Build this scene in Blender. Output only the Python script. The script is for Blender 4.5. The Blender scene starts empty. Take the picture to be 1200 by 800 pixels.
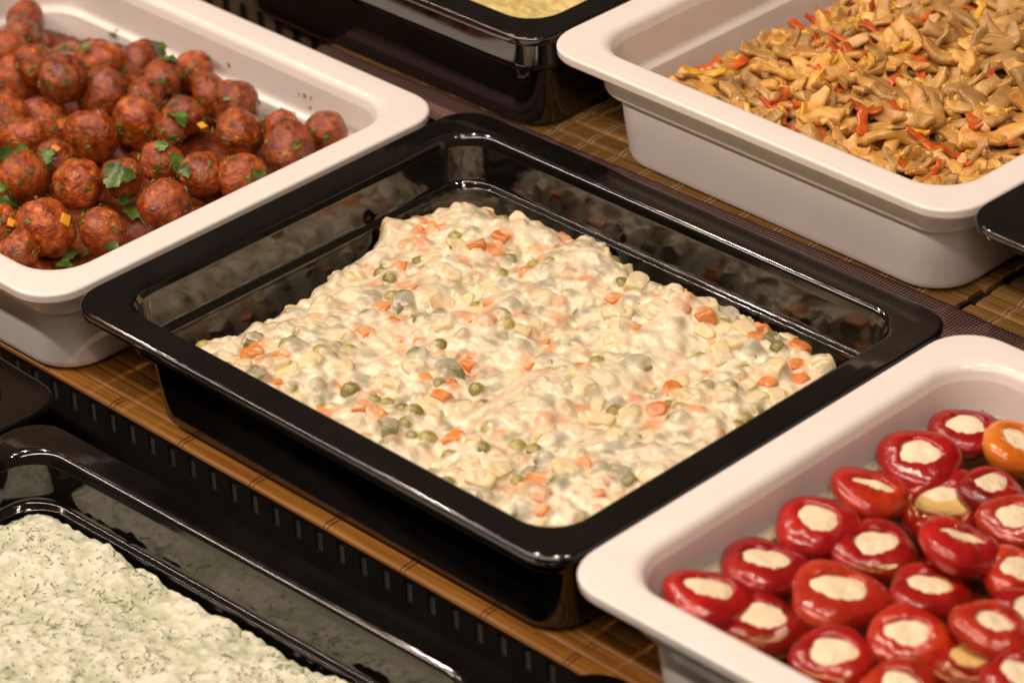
import bpy, bmesh, math, random
import numpy as np
from mathutils import Vector, Matrix, Euler

random.seed(7)
scene = bpy.context.scene
C = scene.collection
PI = math.pi
MM = 0.001

# ------------------------------------------------------------------ camera, light, exposure
cam = bpy.data.cameras.new('camera')
camo = bpy.data.objects.new('camera', cam)
C.objects.link(camo)
camo.location = (1.16548, -0.81539, 0.82411)
camo.rotation_euler = (1.023024, 0.037899, 0.788762)
cam.sensor_width = 36.0
cam.sensor_fit = 'HORIZONTAL'
cam.lens = 4062.6 / 1200.0 * 36.0
cam.clip_start = 0.05
cam.clip_end = 50
cam.dof.use_dof = True
cam.dof.focus_distance = 1.655
cam.dof.aperture_fstop = 9.0
scene.camera = camo

world = bpy.data.worlds.new('World')
scene.world = world
world.use_nodes = True
bg = world.node_tree.nodes['Background']
bg.inputs[0].default_value = (1.0, 0.68, 0.44, 1)
bg.inputs[1].default_value = 0.065


def area(name, loc, target, sx, sy, power, col, spread=180):
    l = bpy.data.lights.new(name, 'AREA')
    l.shape = 'RECTANGLE'
    l.size, l.size_y = sx, sy
    l.energy = power
    l.color = col
    l.spread = math.radians(spread)
    o = bpy.data.objects.new(name, l)
    C.objects.link(o)
    o.location = loc
    d = Vector(target) - Vector(loc)
    o.rotation_euler = d.to_track_quat('-Z', 'Y').to_euler()
    return o


WARM = (1.0, 0.79, 0.645)
# the tube lamp over the counter runs along the row of pans
tube = area('tube_lamp', (0.0, -0.74, 1.15), (0.0, 0.0, 0), 2.9, 0.040, 23.0, WARM)
# the row of small spot lamps beside it
for k in range(5):
    s = area('spot_lamp', (-1.25 + 0.5 * k, 0.12, 1.3), (-1.0 + 0.45 * k, 0.14, 0), 0.024, 0.024, 4.1, WARM)

scene.view_settings.view_transform = 'Standard'
scene.view_settings.look = 'None'
scene.view_settings.exposure = 0.0
scene.view_settings.gamma = 1.0
scene.render.engine = 'CYCLES'

# ------------------------------------------------------------------ helpers


def link(name, me, parent=None, mat=None, smooth=True):
    o = bpy.data.objects.new(name, me)
    C.objects.link(o)
    if mat is not None and len(me.materials) == 0:
        me.materials.append(mat)
    if smooth and len(me.polygons):
        me.polygons.foreach_set('use_smooth', np.ones(len(me.polygons), dtype=bool))
    if parent is not None:
        o.parent = parent
    return o


def mesh(name, verts, faces):
    me = bpy.data.meshes.new(name)
    me.from_pydata([tuple(v) for v in verts], [], [tuple(f) for f in faces])
    me.update()
    return me


def tag(o, label=None, cat=None, group=None, kind=None):
    if label: o['label'] = label
    if cat: o['category'] = cat
    if group: o['group'] = group
    if kind: o['kind'] = kind
    return o


def empty(name, loc, rz=0.0):
    o = bpy.data.objects.new(name, None)
    C.objects.link(o)
    o.location = loc
    o.rotation_euler = (0, 0, rz)
    o.empty_display_size = 0.02
    return o


def resize(me, k):
    me.transform(Matrix.Scale(k, 4)); me['unit'] = k
    return me


def inst(name, me, parent=None, loc=(0, 0, 0), rot=(0, 0, 0), sc=(1, 1, 1)):
    o = bpy.data.objects.new(name, me)
    C.objects.link(o)
    o.location = loc
    if isinstance(rot, (tuple, list)):
        o.rotation_euler = rot
    else:
        o.rotation_euler = rot.to_euler()
    u = me.get('unit', 1.0)
    o.scale = tuple(q / u for q in sc)
    if parent is not None: o.parent = parent
    return o


def material(name, c1, c2=None, scale=200.0, rough=0.4, bump=0.0, bscale=None, coat=0.0, coat_r=0.05,
             sss=0.0, sss_col=None, rand=0.0, detail=4.0, stretch=None, contrast=(0.35, 0.65), spec=0.5, c3=None,
             rough2=None, attr=None, sss_scale=0.003):
    m = bpy.data.materials.new(name)
    m.use_nodes = True
    nt = m.node_tree
    N, L = nt.nodes, nt.links
    b = N['Principled BSDF']
    tc = N.new('ShaderNodeTexCoord')
    vec = tc.outputs['Object']
    if stretch:
        mp = N.new('ShaderNodeMapping')
        mp.inputs['Scale'].default_value = stretch
        L.new(vec, mp.inputs['Vector'])
        vec = mp.outputs['Vector']
    oi = N.new('ShaderNodeObjectInfo')
    w = N.new('ShaderNodeMath'); w.operation = 'MULTIPLY'; w.inputs[1].default_value = 37.0
    L.new(oi.outputs['Random'], w.inputs[0])

    def noise(s, d):
        n = N.new('ShaderNodeTexNoise')
        n.noise_dimensions = '4D'
        n.inputs['Scale'].default_value = s
        n.inputs['Detail'].default_value = d
        L.new(vec, n.inputs['Vector'])
        L.new(w.outputs[0], n.inputs['W'])
        return n.outputs['Fac']
    col = None
    if attr:
        a = N.new('ShaderNodeAttribute'); a.attribute_name = attr
        col = a.outputs['Color']
        if c2:
            f = noise(scale, detail)
            mx = N.new('ShaderNodeMix'); mx.data_type = 'RGBA'; mx.blend_type = 'MULTIPLY'
            rp = N.new('ShaderNodeValToRGB')
            rp.color_ramp.elements[0].position = contrast[0]; rp.color_ramp.elements[0].color = (*c1, 1)
            rp.color_ramp.elements[1].position = contrast[1]; rp.color_ramp.elements[1].color = (*c2, 1)
            L.new(f, rp.inputs[0])
            mx.inputs['Factor'].default_value = 1.0
            L.new(col, mx.inputs['A']); L.new(rp.outputs['Color'], mx.inputs['B'])
            col = mx.outputs['Result']
    elif c2:
        f = noise(scale, detail)
        rp = N.new('ShaderNodeValToRGB')
        e = rp.color_ramp.elements
        e[0].position = contrast[0]; e[0].color = (*c1, 1)
        e[1].position = contrast[1]; e[1].color = (*c2, 1)
        if c3:
            q = e.new(min(0.98, contrast[1] + 0.12)); q.color = (*c3, 1)
        L.new(f, rp.inputs[0])
        col = rp.outputs['Color']
    if col is None:
        b.inputs['Base Color'].default_value = (*c1, 1)
        rgb = N.new('ShaderNodeRGB'); rgb.outputs[0].default_value = (*c1, 1)
        col = rgb.outputs[0]
    if rand > 0:
        hs = N.new('ShaderNodeHueSaturation')
        mr = N.new('ShaderNodeMapRange')
        mr.inputs['To Min'].default_value = 1 - rand; mr.inputs['To Max'].default_value = 1 + rand
        L.new(oi.outputs['Random'], mr.inputs['Value'])
        L.new(mr.outputs[0], hs.inputs['Value'])
        L.new(col, hs.inputs['Color'])
        col = hs.outputs['Color']
    L.new(col, b.inputs['Base Color'])
    b.inputs['Roughness'].default_value = rough
    b.inputs['Specular IOR Level'].default_value = spec
    if rough2 is not None:
        f = noise((bscale or scale) * 0.4, 3.0)
        mr = N.new('ShaderNodeMapRange')
        mr.inputs['From Min'].default_value = 0.35; mr.inputs['From Max'].default_value = 0.65
        mr.inputs['To Min'].default_value = rough; mr.inputs['To Max'].default_value = rough2
        L.new(f, mr.inputs['Value']); L.new(mr.outputs[0], b.inputs['Roughness'])
    b.inputs['Coat Weight'].default_value = coat
    b.inputs['Coat Roughness'].default_value = coat_r
    if sss > 0:
        b.inputs['Subsurface Weight'].default_value = sss
        b.inputs['Subsurface Scale'].default_value = sss_scale
        b.inputs['Subsurface Radius'].default_value = sss_col or (1.0, 0.6, 0.3)
    if bump > 0:
        f = noise(bscale or scale, 5.0)
        bp = N.new('ShaderNodeBump')
        bp.inputs['Strength'].default_value = 1.0
        bp.inputs['Distance'].default_value = bump
        L.new(f, bp.inputs['Height'])
        L.new(bp.outputs['Normal'], b.inputs['Normal'])
        if coat > 0: L.new(bp.outputs['Normal'], b.inputs['Coat Normal'])
    return m


def gblur(a, s):
    """gaussian blur of a 2-D array with reflecting edges (s in cells)"""
    r = max(1, int(3 * s))
    k = np.exp(-0.5 * (np.arange(-r, r + 1) / s) ** 2); k /= k.sum()
    out = a
    for ax in (0, 1):
        p = np.pad(out, [(r, r) if i == ax else (0, 0) for i in (0, 1)], mode='reflect')
        o = np.zeros_like(out)
        for i, w in enumerate(k):
            o += w * (p[i:i + out.shape[0], :] if ax == 0 else p[:, i:i + out.shape[1]])
        out = o
    return out


def band(shape, s, seed):
    s = min(s, min(shape) / 3.5)
    n = np.random.RandomState(seed).randn(*shape)
    n = gblur(n, s)
    return (n - n.mean()) / n.std()


def grid_mesh(name, X, Y, Z, mask=None, colors=None):
    n, m = X.shape
    V = np.stack([X, Y, Z], -1).reshape(-1, 3)
    idx = np.arange(n * m).reshape(n, m)
    F = np.stack([idx[:-1, :-1], idx[1:, :-1], idx[1:, 1:], idx[:-1, 1:]], -1)
    if mask is not None:
        k = mask[:-1, :-1] & mask[1:, :-1] & mask[1:, 1:] & mask[:-1, 1:]
        F = F[k]
    F = F.reshape(-1, 4)
    used = np.unique(F)
    remap = np.full(n * m, -1); remap[used] = np.arange(len(used))
    V = V[used]; F = remap[F]
    me = bpy.data.meshes.new(name)
    me.vertices.add(len(V)); me.vertices.foreach_set('co', V.astype(np.float32).ravel())
    me.loops.add(F.size); me.loops.foreach_set('vertex_index', F.astype(np.int32).ravel())
    me.polygons.add(len(F))
    me.polygons.foreach_set('loop_start', np.arange(0, F.size, 4, dtype=np.int32))
    me.polygons.foreach_set('loop_total', np.full(len(F), 4, dtype=np.int32))
    me.update(); me.validate()
    if colors is not None:
        a = me.color_attributes.new('Col', 'FLOAT_COLOR', 'POINT')
        c = np.concatenate([colors.reshape(-1, 3)[used], np.ones((len(used), 1))], 1)
        a.data.foreach_set('color', c.astype(np.float32).ravel())
    return me


def ico(sub):
    bm = bmesh.new()
    bmesh.ops.create_icosphere(bm, subdivisions=sub, radius=1.0)
    V = np.array([v.co[:] for v in bm.verts])
    F = [[v.index for v in f.verts] for f in bm.faces]
    bm.free()
    return V, F


def field3(V, freq, n, seed):
    """smooth random field on points: a sum of random plane waves"""
    r = np.random.RandomState(seed)
    k = r.randn(n, 3); k *= (freq * (0.6 + 0.8 * r.rand(n)) / np.linalg.norm(k, axis=1))[:, None]
    ph = r.rand(n) * 2 * PI
    return np.sin(V @ k.T + ph).sum(1) / math.sqrt(n / 2)


# ------------------------------------------------------------------ materials
M = {}
M['white'] = material('white_porcelain', (0.80, 0.775, 0.75), (0.83, 0.805, 0.78), 30, rough=0.22, rough2=0.34, bscale=60, coat=0.25, coat_r=0.12)
M['black'] = material('black_melamine', (0.004, 0.0036, 0.0033), (0.007, 0.006, 0.0055), 40, rough=0.065, rough2=0.11, bscale=160, spec=0.85)
M['black'].node_tree.nodes['Principled BSDF'].inputs['IOR'].default_value = 1.62
M['dressing'] = material('mayonnaise_dressing', (0.93, 0.92, 0.89), (1.0, 1.0, 1.0), 220, rough=0.18, rough2=0.32, bump=0.0006, bscale=330, sss=0.06, sss_col=(1.0, 0.7, 0.4), attr='Col', coat=0.45, coat_r=0.10)
M['pea'] = material('boiled_pea', (0.24, 0.21, 0.035), (0.42, 0.37, 0.14), 260, rough=0.3, rand=0.3, coat=0.2, coat_r=0.2, bump=0.0002, bscale=500)
M['carrot'] = material('boiled_carrot', (0.66, 0.19, 0.035), (0.78, 0.34, 0.11), 260, rough=0.34, rand=0.12, coat=0.2, coat_r=0.2, bump=0.0003, bscale=500)
M['potato'] = material('boiled_potato', (0.74, 0.60, 0.30), (0.80, 0.70, 0.45), 240, rough=0.42, rand=0.08, bump=0.0004, bscale=400)
M['pickle'] = material('pickled_cucumber', (0.19, 0.20, 0.07), (0.38, 0.38, 0.19), 200, rough=0.28, rand=0.25, coat=0.3, coat_r=0.15, bump=0.0003, bscale=400)
M['meat'] = material('glazed_meatball', (0.12, 0.017, 0.004), (0.44, 0.094, 0.012), 240, rough=0.14, rough2=0.32, bump=0.0016, bscale=560, rand=0.25, contrast=(0.32, 0.60), c3=(0.66, 0.24, 0.045), coat=0.6, coat_r=0.06, spec=0.4)
M['meat_sauce'] = material('meatball_sauce', (0.07, 0.012, 0.003), (0.22, 0.05, 0.010), 120, rough=0.35, rough2=0.5, bump=0.0012, bscale=160, spec=0.25)
M['herb'] = material('green_herb', (0.030, 0.075, 0.010), (0.11, 0.20, 0.030), 160, rough=0.28, rand=0.3, bump=0.0004, bscale=300)
M['chip_yellow'] = material('yellow_pepper_chip', (0.72, 0.34, 0.02), (0.80, 0.46, 0.05), 200, rough=0.25, coat=0.3)
M['chip_orange'] = material('carrot_chip', (0.70, 0.15, 0.02), (0.76, 0.24, 0.05), 200, rough=0.3, coat=0.3)
M['pepper'] = material('pickled_red_pepper', (0.22, 0.004, 0.006), (0.40, 0.012, 0.008), 70, rough=0.2, rand=0.2, bump=0.0012, bscale=130, coat=0.5, coat_r=0.07, sss=0.12, sss_col=(1, .1, .05), detail=3)
M['pepper_light'] = material('pickled_scarlet_pepper', (0.36, 0.014, 0.007), (0.50, 0.045, 0.011), 70, rough=0.2, rand=0.14, bump=0.0012, bscale=130, coat=0.5, coat_r=0.07, sss=0.12, sss_col=(1, .2, .05), detail=3)
M['pepper_orange'] = material('pickled_orange_pepper', (0.62, 0.14, 0.012), (0.70, 0.24, 0.02), 70, rough=0.16, coat=0.6, coat_r=0.05, sss=0.12, detail=3)
M['cheese'] = material('cream_cheese', (0.78, 0.66, 0.44), (0.84, 0.75, 0.55), 160, rough=0.45, bump=0.0018, bscale=230, sss=0.3, sss_col=(1, .7, .4), rand=0.06)
M['mushroom'] = material('stewed_mushroom', (0.44, 0.2, 0.035), (0.7, 0.42, 0.12), 130, rough=0.26, rough2=0.5, rand=0.30, bump=0.0012, bscale=300, coat=0.3, coat_r=0.08, sss=0.1)
M['mushroom_grey'] = material('grey_mushroom', (0.36, 0.19, 0.05), (0.57, 0.35, 0.125), 130, rough=0.24, rough2=0.45, rand=0.22, bump=0.0012, bscale=300, coat=0.3, coat_r=0.08)
M['chicken'] = material('stewed_chicken', (0.54, 0.25, 0.035), (0.8, 0.5, 0.13), 150, rough=0.34, rough2=0.55, rand=0.26, bump=0.0022, bscale=260, coat=0.5, coat_r=0.10, sss=0.12)
M['red_pepper'] = material('cooked_red_pepper', (0.52, 0.07, 0.014), (0.64, 0.15, 0.024), 120, rough=0.2, rand=0.2, coat=0.4, coat_r=0.1)
M['yellow_pepper'] = material('cooked_yellow_pepper', (0.66, 0.34, 0.02), (0.74, 0.46, 0.05), 120, rough=0.22, rand=0.15, coat=0.4, coat_r=0.1)
M['gravy'] = material('brown_gravy', (0.30, 0.11, 0.016), (0.52, 0.26, 0.05), 90, rough=0.16, rough2=0.35, bump=0.002, bscale=130, coat=0.3)
M['dill_cream'] = material('dill_cream', (0.86, 0.87, 0.80), (1, 1, 1), 500, rough=0.42, bump=0.0012, bscale=420, sss=0.25, sss_col=(1, .8, .5), attr='Col')
M['dill'] = material('chopped_dill', (0.07, 0.10, 0.035), (0.19, 0.24, 0.09), 300, rough=0.5)
M['mustard_salad'] = material('yellow_egg_salad', (0.52, 0.42, 0.14), (0.74, 0.62, 0.28), 180, rough=0.4, bump=0.0012, bscale=300, sss=0.2)
M['stew'] = material('orange_stew', (0.28, 0.085, 0.014), (0.46, 0.20, 0.045), 110, rough=0.2, bump=0.001, bscale=260, coat=0.4)
M['pale_salad'] = material('pale_salad', (0.62, 0.56, 0.40), (0.80, 0.76, 0.62), 200, rough=0.4, bump=0.001, bscale=300)
M['bamboo'] = material('bamboo_slat', (0.225, 0.088, 0.014), (0.40, 0.185, 0.036), 1.0, rough=0.4, rand=0.24, stretch=(14, 420, 420), detail=5, bump=0.0002, bscale=1.0, spec=0.3)
M['bamboo_dim'] = material('muted_bamboo_slat', (0.20, 0.105, 0.028), (0.36, 0.205, 0.065), 1.0, rough=0.4, rand=0.2, stretch=(14, 420, 420), detail=5, bump=0.0002, bscale=1.0)  # less saturated slat tone for the two hemmed mats
M['thread'] = material('mat_thread', (0.42, 0.26, 0.12), (0.52, 0.34, 0.17), 600, rough=0.8)
M['thread_dark'] = material('dark_mat_thread', (0.16, 0.065, 0.018), (0.24, 0.11, 0.035), 600, rough=0.8)
M['metal_black'] = material('black_painted_steel', (0.008, 0.007, 0.006), (0.013, 0.011, 0.009), 60, rough=0.5, bump=0.0001, bscale=400)
M['slot_lit'] = material('lit_slot_grey', (0.065, 0.065, 0.05), (0.09, 0.088, 0.07), 50, rough=0.5)  # grey stands for the lit space seen through the front slots
M['metal_warm'] = material('dull_brown_steel', (0.06, 0.046, 0.03), (0.085, 0.066, 0.045), 50, rough=0.5)
M['table'] = material('dark_counter', (0.012, 0.009, 0.007), (0.022, 0.016, 0.012), 40, rough=0.55)


def weave_material():
    m = bpy.data.materials.new('woven_border_cloth')
    m.use_nodes = True
    nt = m.node_tree; N, L = nt.nodes, nt.links
    b = N['Principled BSDF']
    tc = N.new('ShaderNodeTexCoord')
    mp = N.new('ShaderNodeMapping')
    mp.inputs['Rotation'].default_value = (0, 0, 0)
    L.new(tc.outputs['Object'], mp.inputs['Vector'])
    w1 = N.new('ShaderNodeTexWave'); w1.bands_direction = 'X'; w1.inputs['Scale'].default_value = 170; w1.inputs['Distortion'].default_value = 0.6
    w2 = N.new('ShaderNodeTexWave'); w2.bands_direction = 'Y'; w2.inputs['Scale'].default_value = 170; w2.inputs['Distortion'].default_value = 0.6
    for w in (w1, w2): L.new(mp.outputs[0], w.inputs['Vector'])
    mu = N.new('ShaderNodeMath'); mu.operation = 'MULTIPLY'
    L.new(w1.outputs['Fac'], mu.inputs[0]); L.new(w2.outputs['Fac'], mu.inputs[1])
    rp = N.new('ShaderNodeValToRGB')
    rp.color_ramp.elements[0].position = 0.05; rp.color_ramp.elements[0].color = (0.050, 0.022, 0.020, 1)
    rp.color_ramp.elements[1].position = 0.6; rp.color_ramp.elements[1].color = (0.34, 0.19, 0.165, 1)
    L.new(mu.outputs[0], rp.inputs[0]); L.new(rp.outputs[0], b.inputs['Base Color'])
    b.inputs['Roughness'].default_value = 0.8
    bp = N.new('ShaderNodeBump'); bp.inputs['Distance'].default_value = 0.0006
    L.new(mu.outputs[0], bp.inputs['Height']); L.new(bp.outputs[0], b.inputs['Normal'])
    return m


M['weave'] = weave_material()


def oil_material():
    m = bpy.data.materials.new('marinade_oil')
    m.use_nodes = True
    nt = m.node_tree; N, L = nt.nodes, nt.links
    N.remove(N['Principled BSDF'])
    out = N['Material Output']
    tr = N.new('ShaderNodeBsdfTransparent'); tr.inputs[0].default_value = (0.965, 0.87, 0.62, 1)
    gl = N.new('ShaderNodeBsdfGlossy'); gl.inputs['Roughness'].default_value = 0.03
    fr = N.new('ShaderNodeFresnel'); fr.inputs[0].default_value = 1.47
    mx = N.new('ShaderNodeMixShader')
    L.new(fr.outputs[0], mx.inputs[0]); L.new(tr.outputs[0], mx.inputs[1]); L.new(gl.outputs[0], mx.inputs[2])
    L.new(mx.outputs[0], out.inputs['Surface'])
    return m


M['oil'] = oil_material()

# ------------------------------------------------------------------ the stepped counter
LOW, MID, UP = -0.115, -0.065, -0.015      # floor heights of the three steps


def box_mesh(name, x0, x1, y0, y1, z0, z1, bev=0.0, seg=1):
    bm = bmesh.new()
    bmesh.ops.create_cube(bm, size=1.0)
    for v in bm.verts:
        v.co = ((x0 + x1) / 2 + v.co.x * (x1 - x0), (y0 + y1) / 2 + v.co.y * (y1 - y0), (z0 + z1) / 2 + v.co.z * (z1 - z0))
    if bev > 0:
        bmesh.ops.bevel(bm, geom=bm.edges[:], offset=bev, segments=seg, affect='EDGES', profile=0.5)
    me = bpy.data.meshes.new(name)
    bm.to_mesh(me); bm.free()
    return me


def box(name, x0, x1, y0, y1, z0, z1, mat, parent=None, bev=0.0, seg=1):
    return link(name, box_mesh(name, x0, x1, y0, y1, z0, z1, bev, seg), parent, mat, smooth=False)


tag(box('lower_counter_step', -0.9, 1.1, -0.55, 0.030, LOW - 0.03, LOW - 0.001, M['table']), kind='structure')
tag(box('middle_counter_step', -0.9, 1.1, 0.029, 0.305, LOW - 0.03, MID - 0.0035, M['table']), kind='structure')
tag(box('upper_counter_step', -0.9, 1.1, 0.3055, 1.1, LOW - 0.03, UP - 0.0035, M['table']), kind='structure')


def slotted_riser(name, y, z0, z1, zs0, zs1, sw, pitch, x0, x1, m_face, m_back, xoff=0.0, round_=False):
    """a strip of sheet metal with a row of upright slots cut through it, and an added back plate whose colour stands for the light or dark in them"""
    root = tag(box(name, x0, x1, y + 0.0012, y + 0.0027, z0, z1, m_back), kind='structure')
    V, F = [], []

    def quad(xa, xb, za, zb):
        i = len(V)
        V.extend([(xa, y, za), (xb, y, za), (xb, y, zb), (xa, y, zb)])
        F.append((i, i + 1, i + 2, i + 3))
    quad(x0, x1, z0, zs0); quad(x0, x1, zs1, z1)
    n = int((x1 - x0) / pitch)
    xs = [x0 + xoff + pitch * k for k in range(n)]
    prev = x0
    for x in xs:
        a, b = x - sw / 2, x + sw / 2
        if a > prev: quad(prev, a, zs0, zs1)
        if round_:                       # rounded ends
            r = sw / 2
            for top in (0, 1):
                zc = zs1 - r if top else zs0 + r
                for s in (-1, 1):
                    i = len(V)
                    pts = [(x + s * r, y, zs1 if top else zs0)]
                    for q in range(7):
                        t = q / 6 * PI / 2
                        pts.append((x + s * r * math.cos(t), y, zc + (r if top else -r) * math.sin(t)))
                    V.extend(pts)
                    for q in range(1, 7): F.append((i, i + q, i + q + 1))
        prev = b
    quad(prev, x1, zs0, zs1)
    # thickness: the same sheet again 1.2 mm behind
    k = len(V)
    o = link('slotted_face', mesh('slotted_face', V, F), root, m_face, smooth=False)
    md = o.modifiers.new('solid', 'SOLIDIFY'); md.thickness = 0.0012; md.offset = 0
    return root


slotted_riser('slotted_front_riser', 0.0215, LOW, MID - 0.0035, -0.0840, -0.0725, 0.0050, 0.0150, -0.601, 0.80, M['metal_black'], M['slot_lit'], xoff=0.0000)
slotted_riser('slotted_back_riser', 0.2960, MID - 0.001, UP - 0.0035, -0.0350, -0.0215, 0.0068, 0.0150, -0.603, 0.80, M['metal_warm'], M['metal_black'], xoff=0.0, round_=True)  # black back plate puts the darkness of the holes into its colour

# ------------------------------------------------------------------ bamboo mats


def slat_mesh(name, L, w, h, seed):
    """a split-bamboo slat: flat underside, slightly domed top, faint node swellings"""
    r = random.Random(seed)
    prof = [(-w / 2, 0), (-w / 2, h * 0.6), (-w * 0.36, h * 0.93), (0, h), (w * 0.36, h * 0.93), (w / 2, h * 0.6), (w / 2, 0)]
    xs = [0, L]
    V, F = [], []
    for x in xs:
        for (a, b) in prof: V.append((x, a, b))
    n = len(prof)
    for j in range(len(xs) - 1):
        for i in range(n):
            F.append((j * n + i, j * n + (i + 1) % n, (j + 1) * n + (i + 1) % n, (j + 1) * n + i))
    F.append(tuple(range(n))); F.append(tuple(range((len(xs) - 1) * n, len(xs) * n))[::-1])
    return mesh(name, V, F)


def bamboo_mat(label, x0, x1, y0, y1, z, rz, mat, pitch, threads, tmat, border=0.0, tw=0.0009):
    root = tag(empty('bamboo_mat', (x0, y0, z), rz), label, 'mat', 'bamboo mats under the pans')
    L = x1 - x0
    mes = [slat_mesh('slat', L, pitch - 0.0005, 0.0026, s) for s in range(3)]
    for me in mes:
        me.materials.append(mat)
    n = int((y1 - y0 - border) / pitch)
    for k in range(n):
        o = inst('slat', mes[k % 3], root, (random.uniform(-.0012, .0012), border + pitch * (k + 0.5), random.uniform(-0.0001, 0.0002)), (0, 0, random.uniform(-.0006, .0006)))
    tl = y1 - y0 - border
    if threads:
        V, F = [], []
        # a stitch thread runs over and under the slats
        pts = []
        for k in range(n * 4 + 1):
            yy = border + pitch * k / 4
            zz = 0.00275 - (0.0014 if k % 4 == 0 else 0.0)
            pts.append((yy, zz))
        for (yy, zz) in pts:
            for (a, b) in ((-1, -0.6), (-0.7, 0.7), (0.7, 0.7), (1, -0.6)):
                V.append((a * tw / 2, yy, zz + b * tw * 0.4))
        for k in range(len(pts) - 1):
            for q in range(3):
                F.append((k * 4 + q, k * 4 + q + 1, (k + 1) * 4 + q + 1, (k + 1) * 4 + q))
        tm = mesh('stitch_thread', V, F); tm.materials.append(tmat)
        for t in threads:
            inst('stitch_thread', tm, root, (t - x0, 0, 0))
            inst('stitch_thread', tm, root, (t - x0 + 0.0026, 0, 0))
    if border > 0:
        # a folded cloth hem along the front edge
        V, F = [], []
        nx, prof = 60, [(0.001, 0.0), (-0.0012, 0.0012), (0.0, 0.0030), (0.003, 0.0036), (border * 0.5, 0.0034), (border - 0.002, 0.0038), (border + 0.002, 0.0034), (border + 0.0022, 0.0024)]
        for i in range(nx + 1):
            x = -0.002 + (L + 0.004) * i / nx
            wv = 0.0004 * math.sin(i * 1.7) + 0.0003 * math.sin(i * 0.61 + 1)
            for (a, b) in prof: V.append((x, a + wv * 0.6, b + abs(wv) * 0.4))
        n_ = len(prof)
        for i in range(nx):
            for q in range(n_ - 1):
                F.append((i * n_ + q, (i + 1) * n_ + q, (i + 1) * n_ + q + 1, i * n_ + q + 1))
        o = link('cloth_border', mesh('cloth_border', V, F), root, M['weave'])
        o['label'] = 'brown woven cloth hem along the mat edge'
    return root


bamboo_mat('smooth bamboo mat under the middle row of pans', -0.60, 0.80, 0.0185, 0.290, MID - 0.0030, 0, M['bamboo'], 0.0098,
           [0.002 + 0.0512 * k for k in range(-8, 15)], M['thread_dark'], tw=0.0008)
bamboo_mat('cloth-hemmed bamboo mat under the white mushroom pan', -0.126, 0.300, 0.262, 0.62, UP - 0.0032, 0.022, M['bamboo_dim'], 0.0125,
           [-0.10 + 0.0222 * k for k in range(18)], M['thread'], border=0.0190, tw=0.0010)
bamboo_mat('cloth-hemmed bamboo mat right of the mushroom pan', 0.304, 0.80, 0.2665, 0.62, UP - 0.0030, 0.004, M['bamboo_dim'], 0.0125,
           [0.32 + 0.0222 * k for k in range(20)], M['thread'], border=0.0225, tw=0.0010)

# ------------------------------------------------------------------ the pans


def ring(W, D, d, r, z, n=9):
    """rounded rectangle W x D inset by d with corner radius r, centred"""
    a, b = W / 2 - d, D / 2 - d
    r = min(r, a - 1e-4, b - 1e-4)
    pts = []
    for (sx, sy, t0) in ((1, 1, 0), (-1, 1, PI / 2), (-1, -1, PI), (1, -1, 1.5 * PI)):
        for k in range(n):
            t = t0 + PI / 2 * k / (n - 1)
            pts.append((sx * (a - r) + r * math.cos(t), sy * (b - r) + r * math.sin(t), z))
    return pts


def arc(cd, cz, r, t0, t1, n):
    return [(cd + r * math.cos(math.radians(t0 + (t1 - t0) * k / n)), cz + r * math.sin(math.radians(t0 + (t1 - t0) * k / n))) for k in range(n + 1)]


def sweep(name, W, D, prof, cap=False, flip=False):
    sup = []                              # support rings beside the ends of long spans keep creases crisp
    for a, b in zip(prof, prof[1:]):
        sup.append(a)
        ln = math.hypot(b[0] - a[0], b[1] - a[1])
        if ln > 2.5:
            for t in (0.45 / ln, 1 - 0.45 / ln):
                sup.append(tuple(a[k] + (b[k] - a[k]) * t for k in range(3)))
    prof = sup + [prof[-1]]
    V, F = [], []
    n = None
    for (d, z, r) in prof:
        p = ring(W * 1000, D * 1000, d, r, z)
        n = len(p)
        V.extend([(x * MM, y * MM, zz * MM) for (x, y, zz) in p])
    for j in range(len(prof) - 1):
        for i in range(n):
            q = (j * n + i, j * n + (i + 1) % n, (j + 1) * n + (i + 1) % n, (j + 1) * n + i)
            F.append(q[::-1] if flip else q)
    if cap:
        k = (len(prof) - 1) * n
        q = tuple(range(k, k + n))
        F.append(q if not flip else q[::-1])
    return mesh(name, V, F)


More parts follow.
